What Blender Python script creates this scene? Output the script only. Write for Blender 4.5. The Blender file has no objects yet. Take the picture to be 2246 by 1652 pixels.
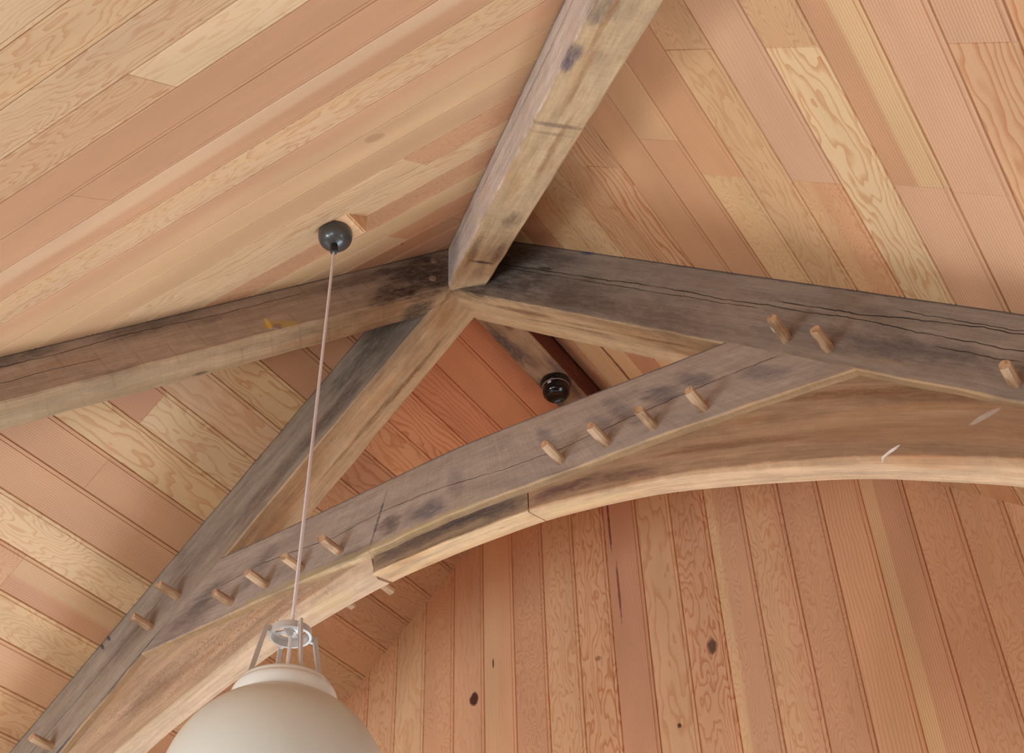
import bpy, bmesh, math, random
from mathutils import Vector, Matrix, noise as mnoise

# ---------------------------------------------------------------- units
S = 0.14                       # one ceiling board is 0.14 m wide; shapes below are written in board widths
OFF = Vector((0, 0, 1.5))      # eye height
def W(p): return Vector(p) * S + OFF
col = bpy.context.scene.collection
TH = math.radians(39.775)
T, CT, ST = math.tan(TH), math.cos(TH), math.sin(TH)
XR, YR, ZR = -12.463, 18.4447, 25.0617      # point where ridge and hips meet
YD = 25.152                                  # boarded gable wall
YF = 17.5                                    # front face of the truss
FLOOR = -1.5 / S
EAVE = 4.6
HALF = (ZR - EAVE) / T
rnd = random.Random(7)

# ---------------------------------------------------------------- objects
def finish(name, bm, mat, origin, parent=None, smooth=False):
    me = bpy.data.meshes.new(name)
    bmesh.ops.recalc_face_normals(bm, faces=bm.faces)
    o_w = Vector(origin)
    for v in bm.verts: v.co = (v.co - o_w) * S
    bm.to_mesh(me); bm.free()
    for m in (mat if isinstance(mat, (list, tuple)) else [mat]): me.materials.append(m)
    if smooth:
        for p in me.polygons: p.use_smooth = True
    ob = bpy.data.objects.new(name, me); col.objects.link(ob)
    ob['_o'] = list(o_w)
    if parent is None: ob.location = W(o_w)
    else:
        ob.parent = parent
        ob.location = (o_w - Vector(parent['_o'])) * S
    return ob
def empty(name, origin):
    ob = bpy.data.objects.new(name, None); col.objects.link(ob)
    ob['_o'] = list(Vector(origin)); ob.location = W(origin); ob.empty_display_size = 0.1
    return ob
def tag(o, label, cat, group=None, kind='thing'):
    o['label'] = label; o['category'] = cat; o['kind'] = kind
    if group: o['group'] = group
    return o
def struct(o, label=None):
    o['kind'] = 'structure'
    if label: o['label'] = label
    return o

# ---------------------------------------------------------------- node helper
class X:
    """a value in a shader tree, with arithmetic"""
    tree = None
    def __init__(s, sock): s.s = sock
    @staticmethod
    def m(op, *a, clamp=False):
        n = X.tree.nodes.new('ShaderNodeMath'); n.operation = op; n.use_clamp = clamp
        for i, v in enumerate(a):
            if isinstance(v, X): X.tree.links.new(v.s, n.inputs[i])
            else: n.inputs[i].default_value = v
        return X(n.outputs[0])
    def __add__(s, o): return X.m('ADD', s, o)
    __radd__ = __add__
    def __sub__(s, o): return X.m('SUBTRACT', s, o)
    def __rsub__(s, o): return X.m('SUBTRACT', o, s)
    def __mul__(s, o): return X.m('MULTIPLY', s, o)
    __rmul__ = __mul__
    def __truediv__(s, o): return X.m('DIVIDE', s, o)
    def abs(s): return X.m('ABSOLUTE', s)
    def fract(s): return X.m('FRACT', s)
    def clamp(s): return X.m('ADD', s, 0.0, clamp=True)
def vec(x, y, z=0.0):
    n = X.tree.nodes.new('ShaderNodeCombineXYZ')
    for i, v in enumerate((x, y, z)):
        if isinstance(v, X): X.tree.links.new(v.s, n.inputs[i])
        else: n.inputs[i].default_value = v
    return X(n.outputs[0])
def sep(v):
    n = X.tree.nodes.new('ShaderNodeSeparateXYZ'); X.tree.links.new(v.s, n.inputs[0])
    return X(n.outputs[0]), X(n.outputs[1]), X(n.outputs[2])
def noise(v, detail=2.0, rough=0.5, scale=1.0, dist=0.0):
    n = X.tree.nodes.new('ShaderNodeTexNoise'); n.noise_dimensions = '3D'
    n.inputs['Scale'].default_value = scale; n.inputs['Detail'].default_value = detail
    n.inputs['Roughness'].default_value = rough; n.inputs['Distortion'].default_value = dist
    X.tree.links.new(v.s, n.inputs['Vector']); return X(n.outputs['Fac'])
def smooth(v, a, b):
    n = X.tree.nodes.new('ShaderNodeMapRange'); n.interpolation_type = 'SMOOTHSTEP'
    X.tree.links.new(v.s, n.inputs[0])
    for i, q in ((1, a), (2, b)):
        if isinstance(q, X): X.tree.links.new(q.s, n.inputs[i])
        else: n.inputs[i].default_value = q
    return X(n.outputs[0])
def mix(f, a, b, mode='MIX'):
    n = X.tree.nodes.new('ShaderNodeMix'); n.data_type = 'RGBA'; n.blend_type = mode
    for i, v in ((0, f), (6, a), (7, b)):
        if isinstance(v, X): X.tree.links.new(v.s, n.inputs[i])
        elif i == 0: n.inputs[0].default_value = v
        else: n.inputs[i].default_value = (*v[:3], 1)
    return X(n.outputs[2])
def gain(c, g):
    """multiply a colour by a number"""
    n = X.tree.nodes.new('ShaderNodeVectorMath'); n.operation = 'SCALE'
    X.tree.links.new(c.s, n.inputs[0])
    if isinstance(g, X): X.tree.links.new(g.s, n.inputs['Scale'])
    else: n.inputs['Scale'].default_value = g
    return X(n.outputs[0])
def attr(name):
    n = X.tree.nodes.new('ShaderNodeAttribute'); n.attribute_name = name
    return X(n.outputs['Color']), X(n.outputs['Alpha']), n
def uvnode():
    n = X.tree.nodes.new('ShaderNodeUVMap'); n.uv_map = 'UVMap'
    u, v, _ = sep(X(n.outputs[0])); return u, v
def position():
    n = X.tree.nodes.new('ShaderNodeNewGeometry'); return X(n.outputs['Position'])
def newmat(name):
    m = bpy.data.materials.new(name); m.use_nodes = True; X.tree = m.node_tree
    b = m.node_tree.nodes['Principled BSDF']; return m, b
def plug(x, sock): X.tree.links.new(x.s, sock)
def bump(h, strength, dist):
    n = X.tree.nodes.new('ShaderNodeBump'); n.inputs['Strength'].default_value = strength
    n.inputs['Distance'].default_value = dist; X.tree.links.new(h.s, n.inputs['Height']); return X(n.outputs[0])
def lin(*c):
    return tuple(((v / 255) / 12.92 if v / 255 <= .04045 else ((v / 255 + .055) / 1.055) ** 2.4) for v in c)

# ---------------------------------------------------------------- materials
def board_material(name, marks=()):
    """softwood boards: UV = (across, along) in board widths; per-board values in face attributes.
       marks: (axis_a, axis_b position, radii, colour) knots and pitch streaks in metres"""
    m, b = newmat(name)
    u, v = uvnode()
    tone, _, _ = attr('tone'); tone2, soft, _ = attr('tone2')
    gp, seed, _ = attr('grain'); ga, gn, gc = sep(gp)
    sp, _, _ = attr('split'); su, sfr, _ = sep(sp)
    warp = (noise(vec(u * 1.1, v * 0.30, seed), 3.0, .5) - .5)
    warp2 = (noise(vec(u * 3.2, v * 0.9, seed + 5.0), 2.0, .5) - .5)
    field = u * ga + warp * gn + warp2 * (gn * 0.16)
    f = field.fract()
    late = smooth(f, .45, .93) * (1.0 - smooth(f, .955, 1.0))
    fade = .45 + .75 * noise(vec(u * .6, v * .18, seed + 11.0), 1.0)
    base = mix(smooth(u + (noise(vec(u * .5, v * .2, seed + 2.), 1.) - .5) * .25, su - soft, su + soft), tone, tone2)
    dark = mix(1.0, base, (.80, .60, .47), 'MULTIPLY')
    c = mix((late * fade * gc).clamp(), base, dark)
    fib = noise(vec(u * 55., v * 1.6, seed), 2., .6)
    cloud = smooth(noise(vec(u * .9, v * .22, seed + 20.), 2., .5), .25, .75)
    c = gain(c, .84 + .12 * fib + .15 * cloud)
    if marks:
        px, py, pz = sep(position())
        wob = (noise(vec(px * 30., py * 30., pz * 30.), 2.) - .5) * 1.4
        for (x, z, rx, rz, cc, st) in marks:
            dx = (px - x) / rx; dz = (pz - z) / rz
            d = dx * dx + dz * dz + wob
            c = mix((1.0 - smooth(d, .35, 1.1)) * st, c, cc)
    plug(c, b.inputs['Base Color'])
    b.inputs['Roughness'].default_value = .52
    b.inputs['Specular IOR Level'].default_value = .3
    plug(bump(late * gc + fib * .3, .12, .0006), b.inputs['Normal'])
    return m

def beam_material(name, depth, side, under, blobs=(), cracks=(), seed=0., saw=1., streak=1., edge=None, specks=None, kerfs=0.0, stain=.6, top=None):
    """old oak: UV = (along, around) in board widths, around < depth is the side face, beyond it the underside"""
    m, b = newmat(name)
    l, w = uvnode()
    ragged = (noise(vec(l * 2.2, w * 2., seed), 4., .6) - .5)
    ts = mix(smooth(w + ragged * .10, depth - .06, depth - .01), side, under)
    if edge:
        ecol, ew = edge
        ts = mix(smooth(w + ragged * .12, depth - ew - .06, depth - ew + .06) * (1. - smooth(w, depth + .02, depth + .05)), ts, ecol)
    st1 = smooth(noise(vec(l * .28, w * 3.2, seed + 1.), 6., .65), .30, .70)
    st2 = smooth(noise(vec(l * .9, w * 15., seed + 2.), 4., .65), .25, .75)
    scr = smooth(noise(vec(l * 2.2, w * 26., seed + 14.), 3., .7), .66, .74)
    mott = smooth(noise(vec(l * 2.6, w * 4.5, seed + 16.), 5., .7), .3, .7)
    fib = noise(vec(l * 3., w * 60., seed + 3.), 2., .6)
    cloud = noise(vec(l * .45, w * .9, seed + 4.), 4., .6)
    sawn = noise(vec(l * 26. + w * 2., w * .9, seed + 5.), 2., .5)
    cross = noise(vec(l * 9., w * .5, seed + 15.), 1., .5)
    c = gain(ts, .44 + streak * .32 * st1 + .20 * st2 + .16 * mott + .20 * fib + saw * .20 * sawn + saw * .06 * cross + (1. - streak) * .16 + (1. - saw) * .10)
    warmish = mix(1.0, ts, (1.02, .82, .62), 'MULTIPLY')
    c = mix(smooth(noise(vec(l * .35, w * 2.4, seed + 8.), 3.), .52, .72) * .5 * streak, c, warmish)
    c = mix(scr * .35 * streak, c, mix(1.0, c, (.5, .45, .4), 'MULTIPLY'))
    pale_ = smooth(noise(vec(l * .6, w * 1.6, seed + 18.), 5., .65), .55, .72)
    c = mix(pale_ * .22 * streak, c, lin(204, 176, 146))
    dk = smooth(cloud, .50, .70) * stain
    c = mix(dk, c, mix(1.0, c, (.52, .50, .52), 'MULTIPLY'))
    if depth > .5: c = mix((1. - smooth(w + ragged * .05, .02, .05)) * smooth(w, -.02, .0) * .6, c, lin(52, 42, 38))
    if kerfs:
        k = (l * kerfs + w * .25).fract()
        km = (1. - smooth((k - .5).abs(), .015, .05)) * smooth(noise(vec(l * .8, w * 1.5, seed + 9.), 2.), .42, .6)
        c = mix(km * .28, c, mix(1.0, c, (.55, .5, .45), 'MULTIPLY'))
    if specks:
        l0, w0, rl, rw, sl = specks
        vo = X.tree.nodes.new('ShaderNodeTexVoronoi'); vo.inputs['Scale'].default_value = 1.
        plug(vec(l * 16., w * 26. + l * 4., seed), vo.inputs['Vector'])
        a = (l - l0) / rl; bb = (w - w0 - (l - l0) * sl) / rw
        reg = (1. - smooth(a * a + bb * bb + ragged * 1.5, .4, 1.3))
        sm = (1. - smooth(X(vo.outputs['Distance']), .24, .40)) * smooth(noise(vec(l * 5., w * 7., seed), 1.), .34, .48)
        c = mix(reg * sm * .6, c, lin(112, 82, 66))
    wob = (noise(vec(l * 1.1, w * 4.5, seed + 6.), 6., .7) - .5) * 3.6
    grit = smooth(noise(vec(l * 4., w * 16., seed + 12.), 4., .7), .25, .62) * .55 + .45
    for bl in blobs:
        l0, w0, rl, rw, cc, s_ = bl[:6]
        if len(bl) > 6:          # a small mark with its own slant
            a = (l - l0) / rl; bb = (w - w0 - (l - l0) * bl[6]) / rw
            c = mix((1. - smooth(a * a + bb * bb + wob * .3, .5, 1.1)) * grit * s_, c, cc)
        else:
            a = (l - l0) / rl; bb = (w - w0) / rw
            c = mix((1. - smooth(a * a + bb * bb + wob, -.1, 1.5)) * grit * s_, c, cc)
    h = fib * .35 + sawn * .3 * saw + st2 * .3
    for (pts, th_) in cracks:
        ramp = X.tree.nodes.new('ShaderNodeValToRGB'); cr = ramp.color_ramp
        l0, l1 = pts[0][0], pts[-1][0]
        ws = [p[1] for p in pts]; w0, w1 = min(ws) - .01, max(ws) + .01
        while len(cr.elements) < len(pts): cr.elements.new(.5)
        for e, p in zip(cr.elements, pts): e.position = (p[0] - l0) / (l1 - l0)
        for e, p in zip(sorted(cr.elements, key=lambda e: e.position), pts):
            g = (p[1] - w0) / (w1 - w0); e.color = (g, g, g, 1)
        plug((l - l0) / (l1 - l0), ramp.inputs[0])
        f = X(ramp.outputs[0]) * (w1 - w0) + w0
        d = (w - f + (noise(vec(l * 2.5, 0., seed + 7.), 4., .6) - .5) * .12).abs()
        tk = (noise(vec(l * 1.1, 3., seed + 8.), 2.) - .28) * th_ * 2.6
        mk = (1. - smooth(d, tk * .5, tk + .006)) * smooth(l, l0 - .01, l0 + .3) * (1. - smooth(l, l1 - .3, l1))
        mk = mk.clamp()
        c = mix(mk * .9, c, lin(38, 28, 24))
        h = h - mk * 2.
    plug(c, b.inputs['Base Color'])
    b.inputs['Roughness'].default_value = .75
    b.inputs['Specular IOR Level'].default_value = .22
    plug(bump(h, .5, .0022), b.inputs['Normal'])
    return m

def plain(name, c, rough=.5, metal=0., spec=.5, coat=0., var=0., scale=30.):
    m, b = newmat(name)
    if var:
        n = noise(position(), 3., .6, scale)
        base = mix(1.0, c, c, 'MIX')
        plug(gain(base, 1. - var * .5 + n * var), b.inputs['Base Color'])
        plug(bump(n, .1, .0005), b.inputs['Normal'])
    else:
        n = noise(position(), 2., .5, scale)
        plug(gain(mix(1.0, c, c), .98 + .04 * n), b.inputs['Base Color'])
    b.inputs['Roughness'].default_value = rough; b.inputs['Metallic'].default_value = metal
    b.inputs['Specular IOR Level'].default_value = spec; b.inputs['Coat Weight'].default_value = coat
    b.inputs['Coat Roughness'].default_value = .08
    return m

# ---------------------------------------------------------------- boards
PALE = (lin(228, 190, 146),) * 2; CREAM = (lin(238, 204, 160),) * 2
TAN = (lin(216, 168, 124),) * 2; PINK = (lin(216, 165, 136),) * 2
ORNG = (lin(210, 146, 104),) * 2; BRWN = (lin(204, 144, 106),) * 2; RED = (lin(198, 128, 94),) * 2
YEL = (lin(226, 182, 132),) * 2
Q, Fl, N_, B_ = (19., 2.6, .75), (4.0, 22., .68), (12., 3.0, .22), (6.5, 8., 1.1)
F2 = (6., 34., .55)       # finer figure
MEAN = lin(210, 168, 131)
def settle(c, k=.52): return tuple(m_ + (v_ - m_) * k for m_, v_ in zip(MEAN, c))
def boards(name, origin, across, along, inward, ks, l0, l1, spec, clips, mat, width=1., thick=.16, seed0=0, gf=1., tint=(1, 1, 1)):
    """tongue and groove boards; each has a groove at its edge and a bead line beside it"""
    O, A_, L_, N = Vector(origin), Vector(across), Vector(along), Vector(inward)
    bm = bmesh.new()
    lt = bm.faces.layers.float_color.new('tone'); lt2 = bm.faces.layers.float_color.new('tone2')
    lg = bm.faces.layers.float_color.new('grain'); lsx = bm.faces.layers.float_color.new('split')
    G = .045
    prof = [(0, G), (.010, .03), (.022, .002), (.028, 0), (.885, 0), (.893, .012), (.903, .022), (.913, .012), (.921, 0), (.975, 0), (.981, .002), (.992, .03), (1., G)]
    for k in ks:
        r = random.Random(seed0 + k * 17)
        segs = spec.get(k)
        if segs is None:
            kinds = [(TAN, Fl), (ORNG, Q), (PALE, Fl), (BRWN, Q), (PINK, F2), (RED, F2), (YEL, Fl)]
            br = sorted([l0 + (l1 - l0) * r.uniform(.1, .9) for _ in range(1)])
            segs = [(None, *r.choice(kinds)), (br[0], *r.choice(kinds))]
        for i, sg in enumerate(segs):
            a = l0 if i == 0 else sg[0]
            e = segs[i + 1][0] if i + 1 < len(segs) else l1
            tone, grain = sg[1], sg[2]
            extra = sg[3] if len(sg) > 3 else None
            t1 = settle(tone[0]); t2 = settle(extra[1]) if extra else t1
            g_ = gf * r.uniform(.97, 1.03); t1 = tuple(c * g_ * q for c, q in zip(t1, tint)); t2 = tuple(c * g_ * q for c, q in zip(t2, tint))  # gf, tint: per-slope gain evening out light level and cast in the colour
            su = k + (extra[0] if extra else .5); sw = extra[2] if extra and len(extra) > 2 else .08
            if not extra: t2 = t1
            sd = r.uniform(0, 60.)
            st = [(a, .012), (a + .012, 0), (e - .012, 0), (e, .012)]
            rows = []
            for (s, dep) in st:
                pts = [bm.verts.new(O + A_ * ((k + pu) * width) + L_ * s - N * max(pd, dep)) for pu, pd in prof]
                pts += [bm.verts.new(O + A_ * ((k + 1) * width) + L_ * s - N * thick), bm.verts.new(O + A_ * (k * width) + L_ * s - N * thick)]
                rows.append(pts)
            fs = []
            n = len(rows[0])
            for q in range(3):
                for j in range(n):
                    fs.append(bm.faces.new((rows[q][j], rows[q][(j + 1) % n], rows[q + 1][(j + 1) % n], rows[q + 1][j])))
            fs.append(bm.faces.new(rows[0][::-1])); fs.append(bm.faces.new(rows[3]))
            for f in fs:
                f[lt] = (*t1, 1); f[lt2] = (*t2, sw); f[lg] = (*grain, sd); f[lsx] = (su, 0, 0, 1)
    for (co, no) in clips:
        bmesh.ops.bisect_plane(bm, geom=bm.verts[:] + bm.edges[:] + bm.faces[:], plane_co=Vector(co), plane_no=Vector(no), clear_outer=True)
    uv = bm.loops.layers.uv.new('UVMap')
    for f in bm.faces:
        for lp in f.loops:
            d = lp.vert.co - O
            lp[uv].uv = (d.dot(A_) / width, d.dot(L_))
    ob = finish(name, bm, mat, origin)
    return struct(ob)

s2 = math.sqrt(.5)
DOWN_ONLY = (0, 0, 1)
matC = board_material('fir_boards_hip', [(-8.9 * S, 18.22 * S + 1.5, .028, .019, lin(160, 118, 88), .45),
                                         (-12.33 * S, 22.55 * S + 1.5, .004, .004, lin(60, 40, 30), 1.)])
matA = board_material('fir_boards_left')
matB = board_material('fir_boards_right', [(-10.59 * S, 23.5 * S + 1.5, .010, .012, lin(90, 45, 25), .8)])
def M(x, z): return x * S, z * S + 1.5
DK = lin(70, 30, 28)
matD = board_material('fir_boards_gable', [(*M(-16.89, 16.34), .022, .030, DK, .95), (*M(-9.96, 15.62), .020, .032, lin(88, 62, 50), .9),
    (*M(-11.06, 13.85), .008, .010, lin(60, 40, 35), .9), (*M(-12.41, 20.3), .006, .16, lin(110, 45, 35), .8), (*M(-12.3, 18.1), .006, .15, lin(120, 55, 40), .75),
    (*M(-16.26, 17.22), .004, .025, lin(70, 35, 35), .9), (*M(-13.07, 16.31), .015, .012, lin(110, 60, 50), .6)])

# hip slope towards the viewer: boards level, stacked from eave to ridge
a, b_ = -8.97, -12.1
specC = {-3: [(None, PALE, Fl)], -2: [(None, TAN, Fl)], -1: [(None, PALE, F2)], 0: [(None, YEL, Fl)], 1: [(None, (lin(218, 178, 138),) * 2, Fl)],
    2: [(None, TAN, Fl), (a, CREAM, (3., 12., .4))], 3: [(None, BRWN, Q)], 4: [(None, BRWN, Q), (b_, BRWN, Q)],
    5: [(None, (lin(226, 186, 150),) * 2, Q, (.45, BRWN[0], .12))], 6: [(None, YEL, Fl, (.4, (lin(220, 178, 138)), .15))],
    7: [(None, BRWN, N_, (.5, TAN[0], .3))], 8: [(None, TAN, N_, (.5, YEL[0], .3))], 9: [(None, TAN, N_)],
    10: [(None, PALE, (7., 8., .7)), (-9.28, ORNG, F2)], 11: [(None, PALE, (6., 10., .6))], 12: [(None, ORNG, F2)],
    13: [(None, (lin(224, 184, 132),) * 2, N_)], 14: [(None, PALE, N_), (-12.09, ORNG, Q)], 15: [(None, BRWN, Q), (-10.92, ORNG, Q)],
    16: [(None, RED, Q)], 17: [(None, RED, Q)], 18: [(None, YEL, Q)]}
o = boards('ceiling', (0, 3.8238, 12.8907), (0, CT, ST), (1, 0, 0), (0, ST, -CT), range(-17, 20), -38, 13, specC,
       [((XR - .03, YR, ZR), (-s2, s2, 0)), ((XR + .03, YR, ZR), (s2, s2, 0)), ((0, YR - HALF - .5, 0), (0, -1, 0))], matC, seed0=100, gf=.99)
o['label'] = 'sloping fir-boarded ceiling at upper left, behind the black cord canopy'
# left slope; rear segments mix board colour with warm light painted in
a = 14.35
specA = {-4: [(None, PALE, Fl)], -3: [(None, ORNG, Q)], -2: [(None, TAN, Fl)], -1: [(None, (lin(214, 160, 112),) * 2, Fl)], 0: [(None, ORNG, N_)],
    1: [(None, YEL, Fl)], 2: [(None, ORNG, F2), (a, RED, Q, (.45, TAN[0], .1)), (20.5, ORNG, Fl)], 3: [(None, PALE, Fl), (21., ORNG, F2)],
    4: [(None, BRWN, Q), (20.2, TAN, Fl)], 5: [(None, BRWN, Q), (a, BRWN, Q), (20.6, ORNG, F2)], 6: [(None, YEL, (3.5, 9., .8)), (19.7, BRWN, Fl)],
    7: [(None, RED, Q), (a, PALE, (3., 13., .7)), (20.6, ORNG, Fl)], 8: [(None, (lin(224, 176, 138),) * 2, (3., 8., .6)), (19., ORNG, Fl)],
    9: [(None, YEL, (3., 12., .9)), (18.7, RED, (5., 8., .9))], 10: [(None, RED, Q), (18.7, (lin(246, 168, 116),) * 2, (6., 10., .8))], 11: [(None, RED, Q), (18.7, (lin(248, 158, 110),) * 2, B_)],
    12: [(None, RED, Q), (18.7, (lin(244, 138, 92),) * 2, (8., 6., .8))], 13: [(None, (lin(255, 150, 92),) * 2, N_)], 14: [(None, (lin(252, 140, 92),) * 2, (14., 3., .9))], 15: [(None, RED, Q)]}  # raised tones make up in colour for weak light past the truss
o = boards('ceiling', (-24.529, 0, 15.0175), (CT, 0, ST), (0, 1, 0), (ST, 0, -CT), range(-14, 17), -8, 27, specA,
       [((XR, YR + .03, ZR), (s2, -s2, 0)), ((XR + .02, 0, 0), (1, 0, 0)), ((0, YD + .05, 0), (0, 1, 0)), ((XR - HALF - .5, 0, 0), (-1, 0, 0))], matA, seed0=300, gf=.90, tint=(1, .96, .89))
o['label'] = 'sloping fir-boarded ceiling on the left, below the left hip beam'
# right slope
a, c_ = 11.275, 14.38
specB = {-2: [(None, YEL, Q)], -1: [(None, YEL, Q)], 0: [(None, (lin(196, 124, 92),) * 2, (14., 5., .8))], 1: [(None, YEL, Fl)], 2: [(None, PALE, (4., 20., .7))],
    3: [(None, (lin(218, 164, 120),) * 2, (9., 12., .8))], 4: [(None, (lin(220, 166, 124),) * 2, (9., 9., 1.2)), (c_, (lin(222, 164, 124),) * 2, (6., 8., 1.3))], 5: [(None, ORNG, N_)],
    6: [(None, TAN, Q), (13.49, BRWN, Q)], 7: [(None, ORNG, N_), (c_, YEL, F2)], 8: [(None, TAN, F2), (a, (lin(224, 176, 128),) * 2, (6., 16., .6))],
    9: [(None, PINK, N_), (c_, (lin(220, 166, 118),) * 2, F2, (.35, ORNG[0], .1))], 10: [(None, TAN, F2), (a, CREAM, (5., 13., 1.0))],
    11: [(None, BRWN, Q, (.45, (lin(232, 194, 146)), .06)), (14.3, PINK, Q)], 12: [(None, PINK, Q), (c_, PINK, Q)],
    13: [(None, PINK, Q), (a, (lin(220, 166, 124),) * 2, B_)], 14: [(None, (lin(220, 160, 112),) * 2, B_)]}
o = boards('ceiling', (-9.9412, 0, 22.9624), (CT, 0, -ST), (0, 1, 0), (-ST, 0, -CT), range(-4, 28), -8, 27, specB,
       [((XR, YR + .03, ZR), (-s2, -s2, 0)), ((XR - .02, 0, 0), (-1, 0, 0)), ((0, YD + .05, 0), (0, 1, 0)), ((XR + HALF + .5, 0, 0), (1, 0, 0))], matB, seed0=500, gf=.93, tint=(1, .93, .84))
o['label'] = 'sloping fir-boarded ceiling at upper right, above the right principal rafter'
# gable wall of upright boards
specD = {-3: [(None, TAN, Fl)], -2: [(None, ORNG, Fl)], -1: [(None, (lin(216, 162, 116),) * 2, Fl)], 0: [(None, (lin(222, 174, 126),) * 2, (3., 10., .5))], 1: [(None, ORNG, F2)], 2: [(None, (lin(206, 144, 104),) * 2, (4., 10., .3))],
    3: [(None, (lin(216, 164, 116),) * 2, N_, (.5, ORNG[0], .15))], 4: [(None, (lin(208, 144, 106),) * 2, F2)], 5: [(None, (lin(216, 162, 118),) * 2, Fl)],
    6: [(None, (lin(212, 152, 110),) * 2, (4., 18., 1.1))], 7: [(None, (lin(196, 130, 100),) * 2, Q)], 8: [(None, (lin(216, 162, 118),) * 2, (3., 8., .7))],
    9: [(None, (lin(210, 148, 108),) * 2, (4., 19., 1.1))], 10: [(None, YEL, F2, (.25, (lin(206, 148, 114)), .06))], 11: [(None, (lin(214, 162, 118),) * 2, Fl, (.55, (lin(208, 146, 108)), .15))],
    12: [(None, (lin(204, 142, 104),) * 2, F2)], 13: [(None, (lin(214, 152, 106),) * 2, (12., 4., .6))], 14: [(None, (lin(228, 184, 132),) * 2, Q, (.36, (lin(206, 146, 110)), .02))],
    15: [(None, (lin(204, 142, 102),) * 2, F2)], 16: [(None, (lin(210, 152, 112),) * 2, F2)], 17: [(None, (lin(218, 166, 122),) * 2, Fl)]}
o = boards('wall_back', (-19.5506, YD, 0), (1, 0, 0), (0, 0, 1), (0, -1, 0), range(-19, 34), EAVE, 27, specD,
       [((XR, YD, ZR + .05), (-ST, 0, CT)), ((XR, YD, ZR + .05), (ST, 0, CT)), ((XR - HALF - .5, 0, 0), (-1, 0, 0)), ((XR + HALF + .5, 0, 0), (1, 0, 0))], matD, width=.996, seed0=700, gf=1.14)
o['label'] = 'gable wall of upright fir boards under the arched collar'

# ---------------------------------------------------------------- lofted timbers
def loft(name, stations, mat, origin, parent=None, clips=(), caps=True):
    """stations: list of (l, [(Vector, w), ...]); the last point of a section repeats the first with its own w"""
    bm = bmesh.new(); uv = bm.loops.layers.uv.new('UVMap')
    rows = []
    for l, sec in stations:
        rows.append([bm.verts.new(Vector(p)) for p, _ in sec[:-1]])
    n = len(rows[0])
    for i in range(len(rows) - 1):
        for j in range(n):
            f = bm.faces.new((rows[i][j], rows[i][(j + 1) % n], rows[i + 1][(j + 1) % n], rows[i + 1][j]))
            lw = [(stations[i][0], stations[i][1][j][1]), (stations[i][0], stations[i][1][j + 1][1]), (stations[i + 1][0], stations[i + 1][1][j + 1][1]), (stations[i + 1][0], stations[i + 1][1][j][1])]
            for lp, q in zip(f.loops, lw): lp[uv].uv = q
    if caps:
        for i in (0, -1):
            f = bm.faces.new(rows[i])
            for lp, (p, w) in zip(f.loops, stations[i][1]): lp[uv].uv = (stations[i][0] + w * .2, w)
    for (co, no) in clips:
        g = bmesh.ops.bisect_plane(bm, geom=bm.verts[:] + bm.edges[:] + bm.faces[:], plane_co=Vector(co), plane_no=Vector(no), clear_outer=True)
        es = [e for e in g['geom_cut'] if isinstance(e, bmesh.types.BMEdge)]
        if es: bmesh.ops.holes_fill(bm, edges=es, sides=0)
    return finish(name, bm, mat, origin, parent)

def nz(a, b, c): return mnoise.noise(Vector((a, b, c)))
def straight_beam(name, P0, d, dn, dw, l0, l1, depth, width, mat, clips, origin, seed=0., wane=.03, step=.33, rough=.012):
    P0, d, dn, dw = Vector(P0), Vector(d), Vector(dn), Vector(dw)
    st = []; n = int((l1 - l0) / step)
    for i in range(n + 1):
        l = l0 + (l1 - l0) * i / n
        q = d * l
        c1 = wane * (1 + .8 * nz(l * .7, seed, 0)) + .004; c2 = wane * (1 + .8 * nz(l * .7, seed, 9)) + .004
        j = lambda k: rough * nz(l * 1.1, seed + k, 3)
        dp = depth + j(1) * 2
        sec = [(-.03, 0 + j(2), -.03)]
        sec += [(dp * .5, j(3), depth * .5), (dp - c1, j(4), depth - c1), (dp, c1 + j(4), depth + c1 * .3),
                (dp + j(5), width * .5, depth + width * .5), (dp + j(6), width - c2, depth + width - c2), (dp - c2, width + j(6), depth + width + c2),
                (-.03, width, depth * 2 + width), (-.03, j(2), depth * 2 + width * 2)]
        st.append((l, [(P0 + q + dn * a + dw * b, w) for a, b, w in sec]))
    return loft(name, st, mat, origin, clips=clips)

DIRT = lin(58, 46, 42); SOOT = lin(44, 36, 34); GREY = lin(104, 92, 84); TANW = lin(186, 146, 104)
# principal rafters
dPL, nPL = (-CT, 0, -ST), (ST, 0, -CT)
dPR, nPR = (CT, 0, -ST), (-ST, 0, -CT)
top = (XR, YF, ZR)
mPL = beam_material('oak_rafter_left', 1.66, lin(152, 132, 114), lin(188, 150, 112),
    blobs=[(3., .7, 2.2, .55, lin(84, 72, 60), .8), (5.5, 1.25, 1.6, .28, lin(84, 62, 54), .75), (8., 1.2, 1.8, .25, lin(92, 70, 60), .6), (13.4, .05, .05, .2, lin(30, 34, 40), .9), (13.65, .12, .05, .16, lin(30, 34, 40), .8),
           (11.5, .9, 3., .35, lin(104, 84, 72), .5), (3.8, 2.5, 1.6, .07, lin(116, 78, 48), .8), (5.4, 2.42, 1.5, .06, lin(120, 84, 54), .7), (1.9, 2.0, .6, .3, lin(150, 104, 64), .7), (13., 1.62, 1.4, .05, lin(52, 58, 70), .8), (15.9, 1.6, 1.2, .05, lin(56, 66, 80), .8)],
    cracks=[([(10.5, .75), (14., .8), (18., .7)], .008)], seed=3., saw=.5)
PL = straight_beam('principal_rafter', top, dPL, nPL, (0, 1, 0), -.5, HALF / CT + .3, 1.66, 1.2, mPL,
    [((XR, 0, 0), (1, 0, 0)), ((XR - HALF - .6, 0, 0), (-1, 0, 0))], top, seed=1.)
tag(PL, 'weathered oak rafter running from the apex down to the lower left corner', 'timber beam')
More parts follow.
